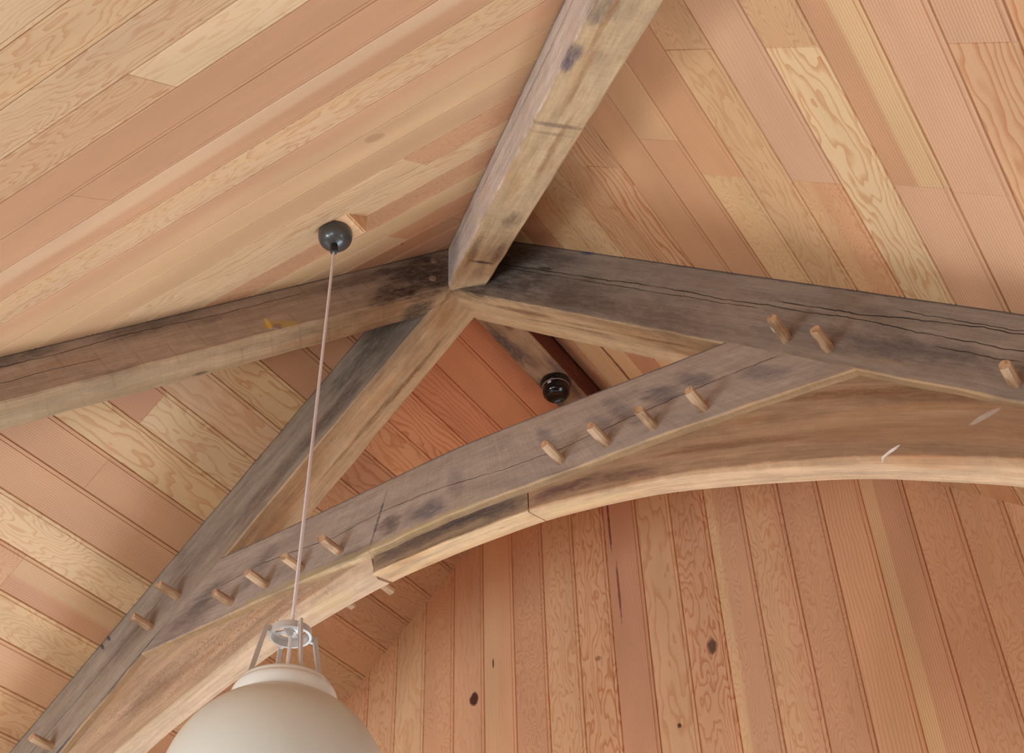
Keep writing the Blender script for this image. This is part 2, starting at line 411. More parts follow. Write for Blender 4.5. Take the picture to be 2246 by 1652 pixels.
crackR = [(2.39, .69), (4.03, .67), (5.74, .66), (7.76, .61), (9.39, .65), (10.74, .63), (11.6, .64), (12.59, .60), (13.62, .66), (14.72, .70), (15.74, .72), (18, .7)]
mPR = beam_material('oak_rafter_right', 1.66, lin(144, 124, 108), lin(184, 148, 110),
    blobs=[(2.3, 1.15, 2.0, .7, lin(66, 54, 46), .9), (3.0, .35, 2.0, .4, lin(84, 70, 60), .85), (5.3, 1.1, 1.6, .5, lin(92, 74, 64), .7), (8., 1.3, 2.2, .35, lin(104, 78, 66), .6), (12.6, 1.1, 2., .3, lin(92, 76, 72), .55), (14.3, 1.05, 1.5, .3, lin(84, 70, 68), .6),
           (4.15, .62, .25, .07, lin(40, 30, 26), .9), (5.1, .04, .25, .06, lin(52, 66, 96), .8), (7.2, 2.1, 2.2, .05, lin(112, 74, 44), .6), (5., 2.3, 2.4, .05, lin(120, 84, 52), .6), (3.8, 2.0, 1.2, .1, lin(110, 74, 48), .7)],
    cracks=[(crackR, .014), ([(3.0, .78), (6., .76), (9., .75), (10.5, .72)], .008), ([(10.6, .50), (12.7, .50), (13.63, .42), (15., .38), (18., .42)], .016), ([(13.2, .28), (15., .33), (17., .3)], .01), ([(14.2, .9), (15.2, .93), (16., .92)], .01)],
    seed=11., saw=.7)
PR = straight_beam('principal_rafter', top, dPR, nPR, (0, 1, 0), -.5, HALF / CT + .3, 1.66, 1.3, mPR,
    [((XR, 0, 0), (-1, 0, 0)), ((XR + HALF + .6, 0, 0), (1, 0, 0))], top, seed=4.)
tag(PR, 'weathered grey-brown oak rafter with long splits, running from the apex to the right edge', 'timber beam')

# hip rafters
def hip(c, d, into, name, mat, seed, clips):
    c, d = Vector(c), Vector(d).normalized()
    n = d.cross(Vector((0, 0, 1))).normalized()
    if n.dot(Vector(into)) < 0: n = -n
    up = n.cross(d); up = up if up.z > 0 else -up
    lo = (EAVE + .3 - c.z) / d.z
    return straight_beam(name, c, d, -up, n, -9.5, lo, 1.2, .88, mat, clips, c, seed=seed, wane=.035)
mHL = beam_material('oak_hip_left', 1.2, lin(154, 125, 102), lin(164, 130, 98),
    blobs=[(-5., .6, 1.2, .8, lin(62, 46, 38), .95), (-3.9, 1.0, .7, .3, lin(58, 44, 38), .9), (-3.3, .3, 1.4, .18, lin(84, 66, 58), .7), (-.95, 1.04, .5, .12, lin(176, 136, 62), .7, -.2), (-.66, .92, .06, .2, lin(208, 164, 50), .9, .6),
           (2.2, .2, .9, .2, lin(84, 64, 52), .6), (5.2, .12, 1.6, .22, lin(78, 62, 56), .7), (1.05, 1.95, .22, .06, lin(70, 50, 42), .9), (4., 1.7, 3., .5, lin(140, 120, 94), .5), (-4.6, 1.9, .5, .6, lin(50, 46, 40), .85)],
    cracks=[([(-2., .28), (0., .3), (2.5, .22), (4., .3), (6., .22)], .010), ([(3., .7), (4.5, .68), (6.5, .72)], .008)], seed=21., saw=1.2, kerfs=1.35)
HL = hip((-15.838, 13.428, 20.886), (-.583, -.625, -.52), (-1, 1, 0), 'hip_rafter', mHL, 7.,
    [((0, YF + .06, 0), (0, 1, 0)), ((-8.143, 13.055, 20.575), (.712, .702, 0)), ((XR - HALF - .3, 0, 0), (-1, 0, 0))])
tag(HL, 'rough sawn oak hip beam running left from the apex, with a yellow stain', 'timber beam')
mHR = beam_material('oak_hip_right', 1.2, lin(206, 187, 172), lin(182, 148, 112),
    blobs=[(6.5, 1.25, .35, .16, lin(84, 72, 80), .85), (6.1, 1.23, .25, .12, lin(78, 66, 80), .8), (7.9, 1.3, .5, .25, lin(100, 82, 72), .7), (3.97, 1.55, .09, .5, lin(112, 88, 72), .8), (3.6, 1.6, .08, .4, lin(130, 104, 84), .6), (7.4, 1.46, 1.3, .06, lin(146, 100, 62), .75), (5.8, 1.55, 1.3, .07, lin(146, 100, 62), .7), (2.9, 1.76, 1.6, .07, lin(140, 96, 60), .75),
           (-.8, 1.8, .6, .2, lin(96, 72, 54), .7), (-3.2, 1.9, .8, .12, lin(92, 66, 52), .75), (-3.3, 1.35, 1.2, .12, lin(104, 76, 56), .7), (-3.9, 1.62, .1, .35, lin(60, 44, 42), .85), (-5.5, .6, 1., .6, lin(140, 120, 108), .6)],
    cracks=[([(-6, .25), (-2., .3), (2., .35), (5., .38), (9., .3)], .008)], seed=33., saw=1., stain=.3)
HR = hip((-8.143, 13.055, 20.575), (.604, -.612, -.51), (1, 1, 0), 'hip_rafter', mHR, 12.,
    [((0, YF + .02, 0), (0, 1, 0)), ((XR + HALF + .3, 0, 0), (1, 0, 0)), ((0, YR - HALF - .3, 0), (0, -1, 0))])
tag(HR, 'pale grey and tan oak hip beam rising from the apex to the top edge', 'timber beam')

# ridge
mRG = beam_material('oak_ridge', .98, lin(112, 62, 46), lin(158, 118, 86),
    blobs=[(2.6, 1.75, 1., .22, lin(62, 48, 46), .85), (5.2, 1.8, 1.2, .18, lin(60, 46, 44), .85), (4.6, 1.1, 1.4, .14, lin(84, 60, 56), .7), (2., 1.3, .2, .1, lin(80, 44, 34), .8), (1.5, .08, 6., .12, lin(34, 24, 22), .9), (5.5, .06, 5., .1, lin(34, 24, 22), .9), (3.2, 1.55, .6, .1, lin(96, 72, 60), .6)],
    seed=45., saw=.4)
RG = straight_beam('ridge_beam', (-12.06, 18.2, 24.78), (0, 1, 0), (0, 0, -1), (-1, 0, 0), 0, YD - 18.2 + .02, .98, .92, mRG, [], (-12.06, 18.6, 24.7), seed=15.)
tag(RG, 'short dark-edged oak ridge beam behind the apex, carrying the black ceiling light', 'timber beam')

# collar
def interp(tab, x):
    if x <= tab[0][0]: return tab[0][1]
    for (x0, y0), (x1, y1) in zip(tab, tab[1:]):
        if x <= x1:
            t = (x - x0) / (x1 - x0); return y0 + (y1 - y0) * t
    return tab[-1][1]
def smoothtab(tab, x, r=.8):
    return sum(interp(tab, x + r * k / 4) for k in range(-4, 5)) / 9
ctop = [(-21.6, 17.4), (-18.95, 17.43), (-15.95, 17.5), (-12.2, 17.66), (-9.74, 17.56), (-6.64, 17.38), (-5.83, 17.33), (-3, 17.3)]
cbot = [(-22, 15.45), (-21.52, 15.5), (-17.78, 15.68), (-14.47, 15.78), (-12.49, 15.9), (-11.04, 15.86), (-9.4, 15.77), (-7.31, 15.72), (-4.98, 15.53), (-3.42, 15.38), (-3, 15.34)]
RB = 1.66 / CT
def xl_(z): return XR + (z - ZR + RB) / T - .05
def xr_(z): return XR - (z - ZR + RB) / T + .05
st = []; NS = 70
for i in range(NS + 1):
    s = i / NS
    def X_(z): return xl_(z) + (xr_(z) - xl_(z)) * s
    zt = smoothtab(ctop, X_(17.45)); zb = smoothtab(cbot, X_(15.6)) + .018 * nz(i * .5, 2, 1)
    zm = (zt + zb) / 2; wn = .035 + .03 * nz(i * .35, 5, 5)
    l = 18 * s
    sec = [(X_(zt), YF, zt, 0), (X_(zm), YF + .01 * nz(i * .4, 1, 1), zm, .95), (X_(zb + wn), YF, zb + wn, 1.86), (X_(zb), YF + wn, zb, 1.9), (X_(zb), YF + 1.15, zb, 3.05), (X_(zt), YF + 1.15, zt, 4.9), (X_(zt), YF, zt, 6.05)]
    st.append((l, [((x, y, z), w) for x, y, z, w in sec]))
crackC = [(1.31, .89), (2.62, .76), (5.36, .99), (6.86, .87), (8.47, .96), (10.7, 1.2), (12.4, 1.22), (14., 1.11), (15.45, 1.0), (16.4, .93), (18., .86)]
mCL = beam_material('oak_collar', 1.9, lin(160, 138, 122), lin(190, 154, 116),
    blobs=[(.9, 1.4, 1., .5, lin(110, 90, 82), .8), (1.00, 1.0, .5, .35, lin(92, 80, 76), .7), (2.63, .9, .5, .5, lin(100, 86, 80), .6), (4.39, .55, .3, .35, lin(160, 134, 112), .5), (6.85, 1.1, .05, .85, lin(52, 48, 56), .75), (6.15, 1.75, .9, .14, lin(72, 68, 70), .8), (7.32, 1.35, .35, .3, lin(84, 62, 58), .75), (8.49, 1.5, .5, .3, lin(78, 72, 78), .7),
           (9.31, 1.0, .3, .5, lin(104, 88, 88), .5), (12.12, .9, .25, .5, lin(104, 92, 92), .6), (13.53, 1.0, .3, .4, lin(112, 98, 96), .6), (14.23, .8, .3, .5, lin(96, 84, 88), .6), (15.28, .75, .45, .3, lin(84, 74, 80), .75), (16.22, .7, .35, .3, lin(92, 82, 84), .7), (17.16, 1.2, .4, .3, lin(96, 84, 86), .6), (5.45, 1.78, 2.6, .10, lin(176, 148, 100), .7), (8.49, 1.84, 1.6, .08, lin(184, 154, 106), .7)],
    cracks=[(crackC, .009)], seed=57., saw=1.8, streak=.6, stain=.4)
CL = loft('collar_beam', st, mCL, (XR, YF, 16.5))
tag(CL, 'grey weathered oak collar beam crossing between the two rafters, with a row of pegs', 'timber beam')

# arched braces below the collar
archf = [(0, 15.38), (1.9, 15.34), (3.2, 15.14), (4.9, 14.85), (6., 14.50), (7.14, 14.1), (8.98, 13.36), (11.1, 12.34), (12.4, 11.4), (14.2, 9.7), (16.2, 7.4), (18.5, 4.3), (20.5, .8), (24.6, -7.)]
archb = [(0, 15.58), (1.9, 15.53), (3.2, 15.35), (4.7, 15.06), (6.5, 14.47), (8.5, 13.73), (10.9, 12.5), (12.4, 11.5), (14.2, 9.8), (16.2, 7.5), (18.5, 4.4), (20.5, .9), (24.6, -6.9)]
def arch(tab, x): return smoothtab([(-p, q) for p, q in reversed(tab[1:])] + tab, x - XR, .6)
def upper(x):
    zr_ = ZR - abs(x - XR) * T - RB + .06
    return min(zr_, smoothtab(cbot, x) + .06)
def brace(name, x0, x1, mat, seed, wane, yf=17.7, yb=18.4, n=60):
    st = []
    for i in range(n + 1):
        x = x0 + (x1 - x0) * i / n
        zu = upper(x); zf = arch(archf, x); zb = arch(archb, x)
        c = wane(x)
        cz, cy = c
        f = zf + cz; f = min(f, zu - .02)
        pts = [(yf, zu, -(zu - f))]
        pts += [(yf + .008 * nz(x * .8, seed, 1), (zu + f) / 2, -(zu - f) / 2), (yf, f, 0)]
        # rounded corner from the face to the underside
        pb = (yf + cy, zf + (zb - zf) * cy / (yb - yf))
        pts += [(yf + cy * .3, f + (pb[1] - f) * .45, cy * .3), (yf + cy * .62, f + (pb[1] - f) * .8, cy * .6), (pb[0], pb[1], cy)]
        pts += [((pb[0] + yb) / 2, (pb[1] + zb) / 2 + .008 * nz(x, seed, 4), (cy + yb - yf) / 2), (yb, zb, yb - yf), (yb, zu, yb - yf + (zu - zb)), (yf, zu, 2 * (yb - yf) + (zu - zb))]
        # the cut ends are square to the face
        st.append((x - XR, [((x, y, z), w) for y, z, w in pts]))
    return loft(name, st, mat, (x0 if abs(x0 - XR) < abs(x1 - XR) else x1, yf, arch(archf, x1 if abs(x0 - XR) > abs(x1 - XR) else x0)))
XJ1, XJ2 = -14.60, -10.52
mBL = beam_material('oak_brace_left', .02, lin(186, 150, 120), lin(200, 165, 134),
    blobs=[(-3.2, -.5, 1.6, .12, lin(128, 98, 80), .7), (-5., -.35, 2.4, .10, lin(150, 116, 88), .6), (-8.7, -.9, .8, .2, lin(120, 90, 74), .6), (-3.4, .3, .6, .2, lin(206, 176, 120), .5), (-10., -.6, 3., .2, lin(150, 118, 92), .5), (-8., .05, 3., .1, lin(170, 138, 100), .5)],
    seed=61., saw=.4, specks=(-6.8, -.65, 4., .55, .12), stain=.3)
BL = brace('arch_brace', -36., XJ1, mBL, 31., lambda x: (.07 + .46 * max(0, 1 - abs(x - XJ1) / 4.5) , .06 + .22 * max(0, 1 - abs(x - XJ1) / 4.5)))
tag(BL, 'tan speckled oak arch brace at lower left behind the white globe, curving under the collar', 'arch brace')
mBM = beam_material('oak_brace_middle', .0, lin(150, 122, 96), lin(208, 170, 130),
    blobs=[(-1.2, -.35, 1.2, .22, lin(86, 70, 64), .85), (.4, -.4, 1., .2, lin(72, 60, 60), .9), (1.3, -.3, .6, .25, lin(84, 70, 66), .85), (1.1, .3, .12, .05, lin(170, 112, 76), .6)],
    seed=71., saw=.5, cracks=[([(-2, -.05), (-1, -.03), (0, -.06), (1, -.04)], .004)])
BM = brace('arch_brace', XJ1 + .085, XJ2 - .012, mBM, 33., lambda x: (.02, .02), n=24)
tag(BM, 'short dark-stained middle piece of the oak arch between the two joints under the collar', 'arch brace')
mBR = beam_material('oak_brace_right', .0, lin(164, 128, 98), lin(200, 160, 124),
    blobs=[(2.7, -.25, .9, .14, lin(108, 74, 66), .9), (3.6, -.33, 1.2, .16, lin(104, 74, 62), .85), (4.6, -.2, .6, .12, lin(116, 82, 70), .8), (3., .33, 1.3, .3, lin(224, 186, 134), .6), (6.3, -.55, 1.6, .1, lin(124, 84, 60), .7), (9., -1.5, 1.6, .16, lin(120, 78, 52), .75), (10.8, -1.3, 1.5, .12, lin(124, 84, 58), .7), (10., -.6, 3., .3, lin(158, 112, 78), .5), (9.17, -.12, .2, .035, lin(240, 232, 224), 1., -.8), (10.78, -.9, .3, .06, lin(206, 192, 184), .5, -.75)],
    seed=83., saw=.5, streak=1.2, stain=.3)
BR = brace('arch_brace', XJ2 + .012, 11.5, mBR, 37., lambda x: (.05 + .12 * min(1, max(0, (x + 8) / 4)), .03 + .05 * min(1, max(0, (x + 8) / 4))))
tag(BR, 'reddish brown oak arch brace at the right, curving below the collar and rafter', 'arch brace')

# pegs
def pegmat(i):
    m, b = newmat('peg_oak_%d' % i)
    tc = X.tree.nodes.new('ShaderNodeTexCoord')
    x, y, z = sep(X(tc.outputs['Object']))
    n = noise(vec(x * 260., y * 18., z * 260.), 3., .7)
    st = noise(vec(x * 40. + i * 7, y * 12., z * 40.), 2.)
    c = mix(smooth(st, .45, .62) * .7, lin(194, 153, 116), lin(140, 98, 68))
    plug(gain(c, .66 + .64 * n), b.inputs['Base Color']); b.inputs['Roughness'].default_value = .65
    plug(bump(n, .3, .0008), b.inputs['Normal'])
    return m
PM = [pegmat(i) for i in range(4)]
mPegEnd = plain('peg_end_oak', lin(142, 108, 86), .7, var=.4, scale=200.)
def peg(parent, x, z, ln, y0=YF, back=.4, r=.108, label=None, ax=(0, -1, 0)):
    bm = bmesh.new(); A_ = Vector(ax).normalized()
    e1 = A_.cross(Vector((0, 0, 1))).normalized(); e2 = e1.cross(A_)
    n = 10; ph = rnd.uniform(0, 3); rows = []
    rad = [r * (1 + .09 * rnd.uniform(-1, 1)) for _ in range(n)]
    tilt = (rnd.uniform(-.03, .03), rnd.uniform(-.03, .03))
    base = Vector((x, y0, z))
    for (s, k) in ((-back, 1.03), (0, 1.02), (ln * .4, 1.01), (ln * .75, 1.0), (ln - .015, .98), (ln, .90)):
        rows.append([bm.verts.new(base + A_ * (s + (.02 * math.cos(2 * math.pi * j / n + ph) if s == ln else 0)) + e1 * (rad[j] * k * math.cos(2 * math.pi * j / n) + tilt[0] * s) + e2 * (rad[j] * k * math.sin(2 * math.pi * j / n) + tilt[1] * s)) for j in range(n)])
    for q in range(len(rows) - 1):
        for j in range(n): bm.faces.new((rows[q][j], rows[q][(j + 1) % n], rows[q + 1][(j + 1) % n], rows[q + 1][j]))
    bm.faces.new(rows[-1]); bm.faces.new(rows[0][::-1])
    ob = finish('wooden_peg', bm, rnd.choice(PM), (x, y0, z), parent)
    return ob
G1, G2, G3 = 'pegs along the left rafter', 'pegs along the collar beam', 'pegs along the right rafter'
for x, z, ln, bk, gp_, lab in (
    (-23.98, 13.85, .62, .4, G1, 'wooden peg lowest on the left rafter, in the bottom left corner'),
    (-21.20, 16.21, .60, .4, G1, 'wooden peg in the left rafter, lower one of the close pair beside the collar'),
    (-20.42, 16.81, .66, .4, G1, 'wooden peg in the left rafter, upper one of the close pair beside the collar'),
    (-18.57, 15.96, .56, .5, G2, 'wooden peg at the far left end of the collar beam, first of its row'),
    (-17.49, 16.03, .66, .5, G2, 'wooden peg second from the left end of the collar beam'),
    (-16.46, 16.09, .60, 1.93, G2, 'wooden peg third from the left in the collar, crossed by the lamp cord'),
    (-15.35, 16.12, .64, 1.93, G2, 'wooden peg in the collar just to the right of the lamp cord'),
    (-9.59, 16.10, .64, .5, G2, 'wooden peg in the collar just below the black ceiling light'),
    (-8.52, 16.07, .65, .5, G2, 'wooden peg in the collar with brown streaks, second of the right-hand four'),
    (-7.48, 16.01, .62, .5, G2, 'wooden peg in the collar, third of the right-hand four'),
    (-6.39, 15.93, .65, .5, G2, 'wooden peg nearest the right end of the collar beam'),
    (-4.54, 16.76, .68, .4, G3, 'wooden peg in the right rafter with a white paint splash on its side'),
    (-3.81, 16.12, .62, .4, G3, 'clean wooden peg in the right rafter beside the paint-splashed one'),
    (-1.05, 13.82, .57, .4, G3, 'wooden peg in the right rafter at the right edge of the picture')):
    p_ = peg(None, x, z, ln, back=bk); tag(p_, lab, 'wooden peg', gp_)
    if x == -4.54: splashed = p_
bm = bmesh.new()
bmesh.ops.create_uvsphere(bm, u_segments=10, v_segments=6, radius=1)
for v in bm.verts: v.co = Vector((-4.54 - .088 + v.co.x * .02, YF - .44 + v.co.y * .12, 16.76 - .045 + v.co.z * .028 * (1 + .4 * nz(v.co.y * 3, 1, 2))))
sp = finish('paint_splash', bm, plain('lime_splash', lin(205, 200, 192), .8), (-4.6, YF - .4, 16.75), splashed); sp['label'] = 'white paint splash'
hn = Vector((.583, .625, .52)).normalized().cross(Vector((0, 0, 1))).normalized()
if hn.y > 0: hn = -hn
for (x, y, z, r, lab) in ((-12.53, 16.98, 23.5, .085, 'flush round peg end in the dark wood by the apex, upper of two'), (-12.54, 16.96, 22.86, .095, 'flush round peg end in the dark wood by the apex, lower of two'),
                     (-14.99, 14.33, 20.38, .085, 'flush round peg end beside the yellow stain on the left hip beam')):
    bm = bmesh.new(); n = 12
    e1 = hn.cross(Vector((0, 0, 1))).normalized(); e2 = e1.cross(hn); c = Vector((x, y, z))
    rows = [[bm.verts.new(c + hn * s_ + (e1 * math.cos(6.2832 * j / n) + e2 * math.sin(6.2832 * j / n)) * r * k) for j in range(n)] for s_, k in ((-.2, 1), (.012, 1), (.022, .85))]
    for q in range(2):
        for j in range(n): bm.faces.new((rows[q][j], rows[q][(j + 1) % n], rows[q + 1][(j + 1) % n], rows[q + 1][j]))
    bm.faces.new(rows[2]); bm.faces.new(rows[0][::-1])
    tag(finish('peg_end', bm, mPegEnd, (x, y, z)), lab, 'wooden peg', 'flush peg ends in the left hip beam')

# ---------------------------------------------------------------- lathe and bars
def lathe(name, prof, c, mat, parent=None, n=64, axis=None, smooth_=True, closed=False):
    bm = bmesh.new(); c = Vector(c)
    up = Vector(axis).normalized() if axis else Vector((0, 0, 1))
    e1 = (Vector((1, 0, 0)) if abs(up.x) < .9 else Vector((0, 1, 0))); e1 = (e1 - up * e1.dot(up)).normalized(); e2 = up.cross(e1)
    rows = []
    for r, h in prof:
        if r < 1e-5: rows.append([bm.verts.new(c + up * h)])
        else: rows.append([bm.verts.new(c + up * h + (e1 * math.cos(2 * math.pi * j / n) + e2 * math.sin(2 * math.pi * j / n)) * r) for j in range(n)])
    pairs = list(zip(rows, rows[1:])) + ([(rows[-1], rows[0])] if closed else [])
    for A_, B2 in pairs:
        for j in range(n):
            k = (j + 1) % n
            if len(A_) == 1: bm.faces.new((A_[0], B2[k], B2[j]))
            elif len(B2) == 1: bm.faces.new((A_[j], A_[k], B2[0]))
            else: bm.faces.new((A_[j], A_[k], B2[k], B2[j]))
    ob = finish(name, bm, mat, c, parent, smooth=smooth_)
    return ob
def sharp(ob, ang=35):
    me = ob.data
    bm = bmesh.new(); bm.from_mesh(me)
    for e in bm.edges:
        if len(e.link_faces) == 2 and e.calc_face_angle() > math.radians(ang): e.smooth = False
    bm.to_mesh(me); bm.free(); return ob
def tube(name, pts, r, mat, parent, n=10, origin=None):
    bm = bmesh.new(); rows = []
    pts = [Vector(p) for p in pts]
    for i, p in enumerate(pts):
        d = (pts[min(i + 1, len(pts) - 1)] - pts[max(i - 1, 0)]).normalized()
        e1 = d.cross(Vector((0, 1, 0))).normalized(); e2 = d.cross(e1)
        rows.append([bm.verts.new(p + (e1 * math.cos(2 * math.pi * j / n) + e2 * math.sin(2 * math.pi * j / n)) * r) for j in range(n)])
    for A_, B2 in zip(rows, rows[1:]):
        for j in range(n): bm.faces.new((A_[j], A_[(j + 1) % n], B2[(j + 1) % n], B2[j]))
    bm.faces.new(rows[0]); bm.faces.new(rows[-1])
    return finish(name, bm, mat, origin or pts[0], parent, smooth=True)
def bar(bm, a, b, ux, hx, uy, hy):
    a, b, ux, uy = Vector(a), Vector(b), Vector(ux), Vector(uy)
    vs = [bm.verts.new(p + ux * sx * hx + uy * sy * hy) for p in (a, b) for sx, sy in ((-1, -1), (1, -1), (1, 1), (-1, 1))]
    for f in ((0, 1, 2, 3), (7, 6, 5, 4), (0, 4, 5, 1), (1, 5, 6, 2), (2, 6, 7, 3), (3, 7, 4, 0)): bm.faces.new([vs[i] for i in f])

# mounting wedge on the slope
wx0, wx1, wy0, wy1, wz = -12.17, -11.41, 12.43, 13.06, 20.056
def zc(y): return ZR - (YR - y) * T
bm = bmesh.new()
P = [(wx0, wy0 - .02, wz), (wx1, wy0 - .02, wz), (wx1, wy1, wz), (wx0, wy1, wz), (wx0, wy1, zc(wy1) + .03), (wx1, wy1, zc(wy1) + .03)]
P = [(wx0 - .05, *q[1:]) if q[0] == wx0 else q for q in P]
v = [bm.verts.new(p) for p in P]
for f in ((0, 1, 2, 3), (3, 2, 5, 4), (1, 5, 2), (0, 3, 4), (0, 4, 5, 1)): bm.faces.new([v[i] for i in f])
bmesh.ops.bevel(bm, geom=[e for e in bm.edges if abs(e.verts[0].co.z - wz) < .001 and abs(e.verts[1].co.z - wz) < .001 and max(q.co.y for q in e.verts) > 12.9], offset=.035, segments=3, affect='EDGES')
uvl = bm.loops.layers.uv.new('UVMap')
for f in bm.faces:
    for lp in f.loops: lp[uvl].uv = (lp.vert.co.x * 1.2 - lp.vert.co.z * .4, lp.vert.co.y + lp.vert.co.z * .8)
mWB = beam_material('fir_wedge', 99., lin(222, 172, 128), lin(220, 160, 118), seed=91., saw=0., streak=.35, stain=0.)
wb = finish('mounting_block', bm, mWB, (wx1, wy1, wz))
tag(wb, 'small wedge of light wood on the sloping boards behind the black cord canopy', 'wooden block')

# pendant lamp
mCan = plain('canopy_grey', lin(66, 62, 58), .28, spec=.5, coat=.3)
mBlk = plain('black_rubber', lin(22, 22, 23), .4)
mWht = plain('lamp_enamel', lin(212, 203, 190), .18, coat=.4)
mCast = plain('cast_white', lin(178, 162, 150), .35, spec=.5, coat=.2, var=.12, scale=60.)
m, b = newmat('opal_globe'); n_ = noise(position(), 2., .5, 3.)
plug(gain(mix(1.0, lin(196, 187, 172), lin(196, 187, 172)), .97 + .06 * n_), b.inputs['Base Color'])
b.inputs['Roughness'].default_value = .42; b.inputs['Specular IOR Level'].default_value = .55
b.inputs['Coat Weight'].default_value = .3; b.inputs['Coat Roughness'].default_value = .22
b.inputs['Subsurface Weight'].default_value = .0
mGlobe = m
m, b = newmat('braided_cord')
tc = X.tree.nodes.new('ShaderNodeTexCoord'); x, y, z = sep(X(tc.outputs['Object']))
ang = X.m('ARCTAN2', x, y) * (3 / 3.14159)
w1 = X.m('SINE', z * 1500. + ang * 3.14159); w2 = X.m('SINE', z * 1500. - ang * 3.14159)
wv = smooth(w1 * w2, -.4, .6)
plug(mix(wv, lin(192, 170, 161), lin(222, 205, 196)), b.inputs['Base Color']); b.inputs['Roughness'].default_value = .7
plug(bump(wv, .25, .0004), b.inputs['Normal']); mCord = m

cx, cy = -11.943, 12.715
AX = Vector((-12.006, 12.682, 0))
lamp = empty('pendant_lamp', (cx, cy, wz))
tag(lamp, 'large white globe pendant lamp hanging on a braided cord, lower left', 'pendant lamp')
can = [(0.0, 0.0), (.352, 0.0), (.358, -.02), (.356, -.08)]
can += [(.356 * math.cos(t) ** .85 if t < 1.5 else .06, -.08 - .30 * math.sin(t)) for t in [i * math.pi / 2 / 16 for i in range(1, 16)]]
can += [(.05, -.382), (0, -.382)]
sharp(lathe('canopy', can, (cx, cy, wz), mCan, lamp), 60)
tdir = Vector((.03, -.02, -1)).normalized()
sharp(lathe('strain_relief', [(0, 0), (.075, 0), (.078, .10), (.078, .22), (.072, .235), (.045, .235), (.045, .17), (0, .17)], (cx, cy, wz - .36), mBlk, lamp, n=24, axis=(.03, -.02, -1)))
cpts = []
a0 = Vector((cx + .012, cy - .006, wz - .53)); a1 = Vector((AX.x, AX.y, 9.6))
for i in range(61):
    t = i / 60; p = a0.lerp(a1, t); cpts.append(p)
cord = tube('cord', cpts, .030, mCord, lamp, n=12)
cord['label'] = 'pale braided textile cord'
# cast ring with spokes
ZB = 10.39
ring = lathe('frame_ring', [(.333, ZB), (.345, ZB + .006), (.345, ZB + .016), (.333, ZB + .024), (.328, ZB + .13), (.318, ZB + .135), (.235, ZB + .135), (.235, ZB + .115), (.285, ZB + .11), (.298, ZB + .02), (.30, ZB)], (AX.x, AX.y, 0), mCast, lamp, closed=True)
sharp(ring, 30)
for k in range(4):
    bm = bmesh.new(); an = math.radians(-72 + 90 * k); e = Vector((math.cos(an), math.sin(an), 0)); t = Vector((-e.y, e.x, 0))
    A0 = AX + Vector((0, 0, ZB + .122))
    bar(bm, A0 + e * .07, A0 + e * .26, t, .045, (0, 0, 1), .012)
    finish('spoke', bm, mCast, A0, lamp)
sharp(lathe('hub', [(0, ZB + .135), (.115, ZB + .135), (.12, ZB + .125), (.115, ZB + .108), (.075, ZB + .10), (.072, ZB + .075), (.055, ZB + .07), (.058, ZB + .05), (.048, ZB + .045), (.05, ZB + .02), (.033, ZB + .015), (0, ZB + .015)], (AX.x, AX.y, 0), mCast, lamp, n=32), 30)
sharp(lathe('gland', [(0, .0), (.075, .0), (.08, .03), (.04, .045), (0, .045)], (AX.x, AX.y, ZB + .135), mBlk, lamp, n=24), 30)
for k in range(4):
    an = math.radians(-117 + 90 * k); e = Vector((math.cos(an), math.sin(an), 0)); t = Vector((-e.y, e.x, 0)); Zv = Vector((0, 0, 1))
    bm = bmesh.new()
    # an arm plate: short horizontal lug, knee, then a long leg, cut from one outline
    out = [(.325, ZB + .12), (.325, ZB + .02), (.355, ZB + .0), (.40, ZB + .0), (.575, 9.52), (.64, 9.52), (.445, ZB + .12)]
    fr = [bm.verts.new(AX + e * r + Zv * z + t * .020) for r, z in out]; bk = [bm.verts.new(AX + e * r + Zv * z - t * .020) for r, z in out]
    bm.faces.new(fr); bm.faces.new(bk[::-1])
    for j in range(len(out)): bm.faces.new((fr[j], fr[(j + 1) % 7], bk[(j + 1) % 7], bk[j]))
    # inner flange
    ins = [(.33, ZB + .0), (.40, ZB + .0), (.575, 9.52)]
    dleg = (Vector((.575, 9.52)) - Vector((.40, ZB))).normalized()
    bar(bm, AX + e * .33 + Zv * (ZB + .005), AX + e * .405 + Zv * (ZB + .005), t, .028, Zv, .008)
    bar(bm, AX + e * .40 + Zv * (ZB + .01), AX + e * .575 + Zv * 9.52, t, .030, (e * dleg.y - Zv * dleg.x) * -1, .008)
    finish('arm', bm, mCast, AX + Zv * ZB, lamp)
fit = lathe('fitter', [(0, 9.575), (.48, 9.575), (.58, 9.572), (.64, 9.56), (.69, 9.535), (.725, 9.50), (.742, 9.465), (.746, 9.44), (.762, 9.425), (.785, 9.40), (.803, 9.36), (.81, 9.31), (.812, 9.24), (.806, 9.17), (.79, 9.13), (.78, 9.16), (.775, 9.30), (.60, 9.45), (0, 9.45)], (AX.x, AX.y, 0), mWht, lamp, n=96)
sharp(fit, 60)
GZ, GR = 7.72, 1.66
gl = [(GR * math.cos(t), GR * math.sin(t)) for t in [math.radians(-90 + i * 157 / 80) for i in range(81)]]
gl[0] = (0, -GR)
gl += [(gl[-1][0] + .02, gl[-1][1] + .04), (gl[-1][0] + .02, gl[-1][1] + .14), (gl[-1][0] - .03, gl[-1][1] + .14)]
gb = lathe('globe', gl, (AX.x - .01, AX.y - .007, GZ), mGlobe, lamp, n=128)
gb['label'] = 'large opal white glass globe'
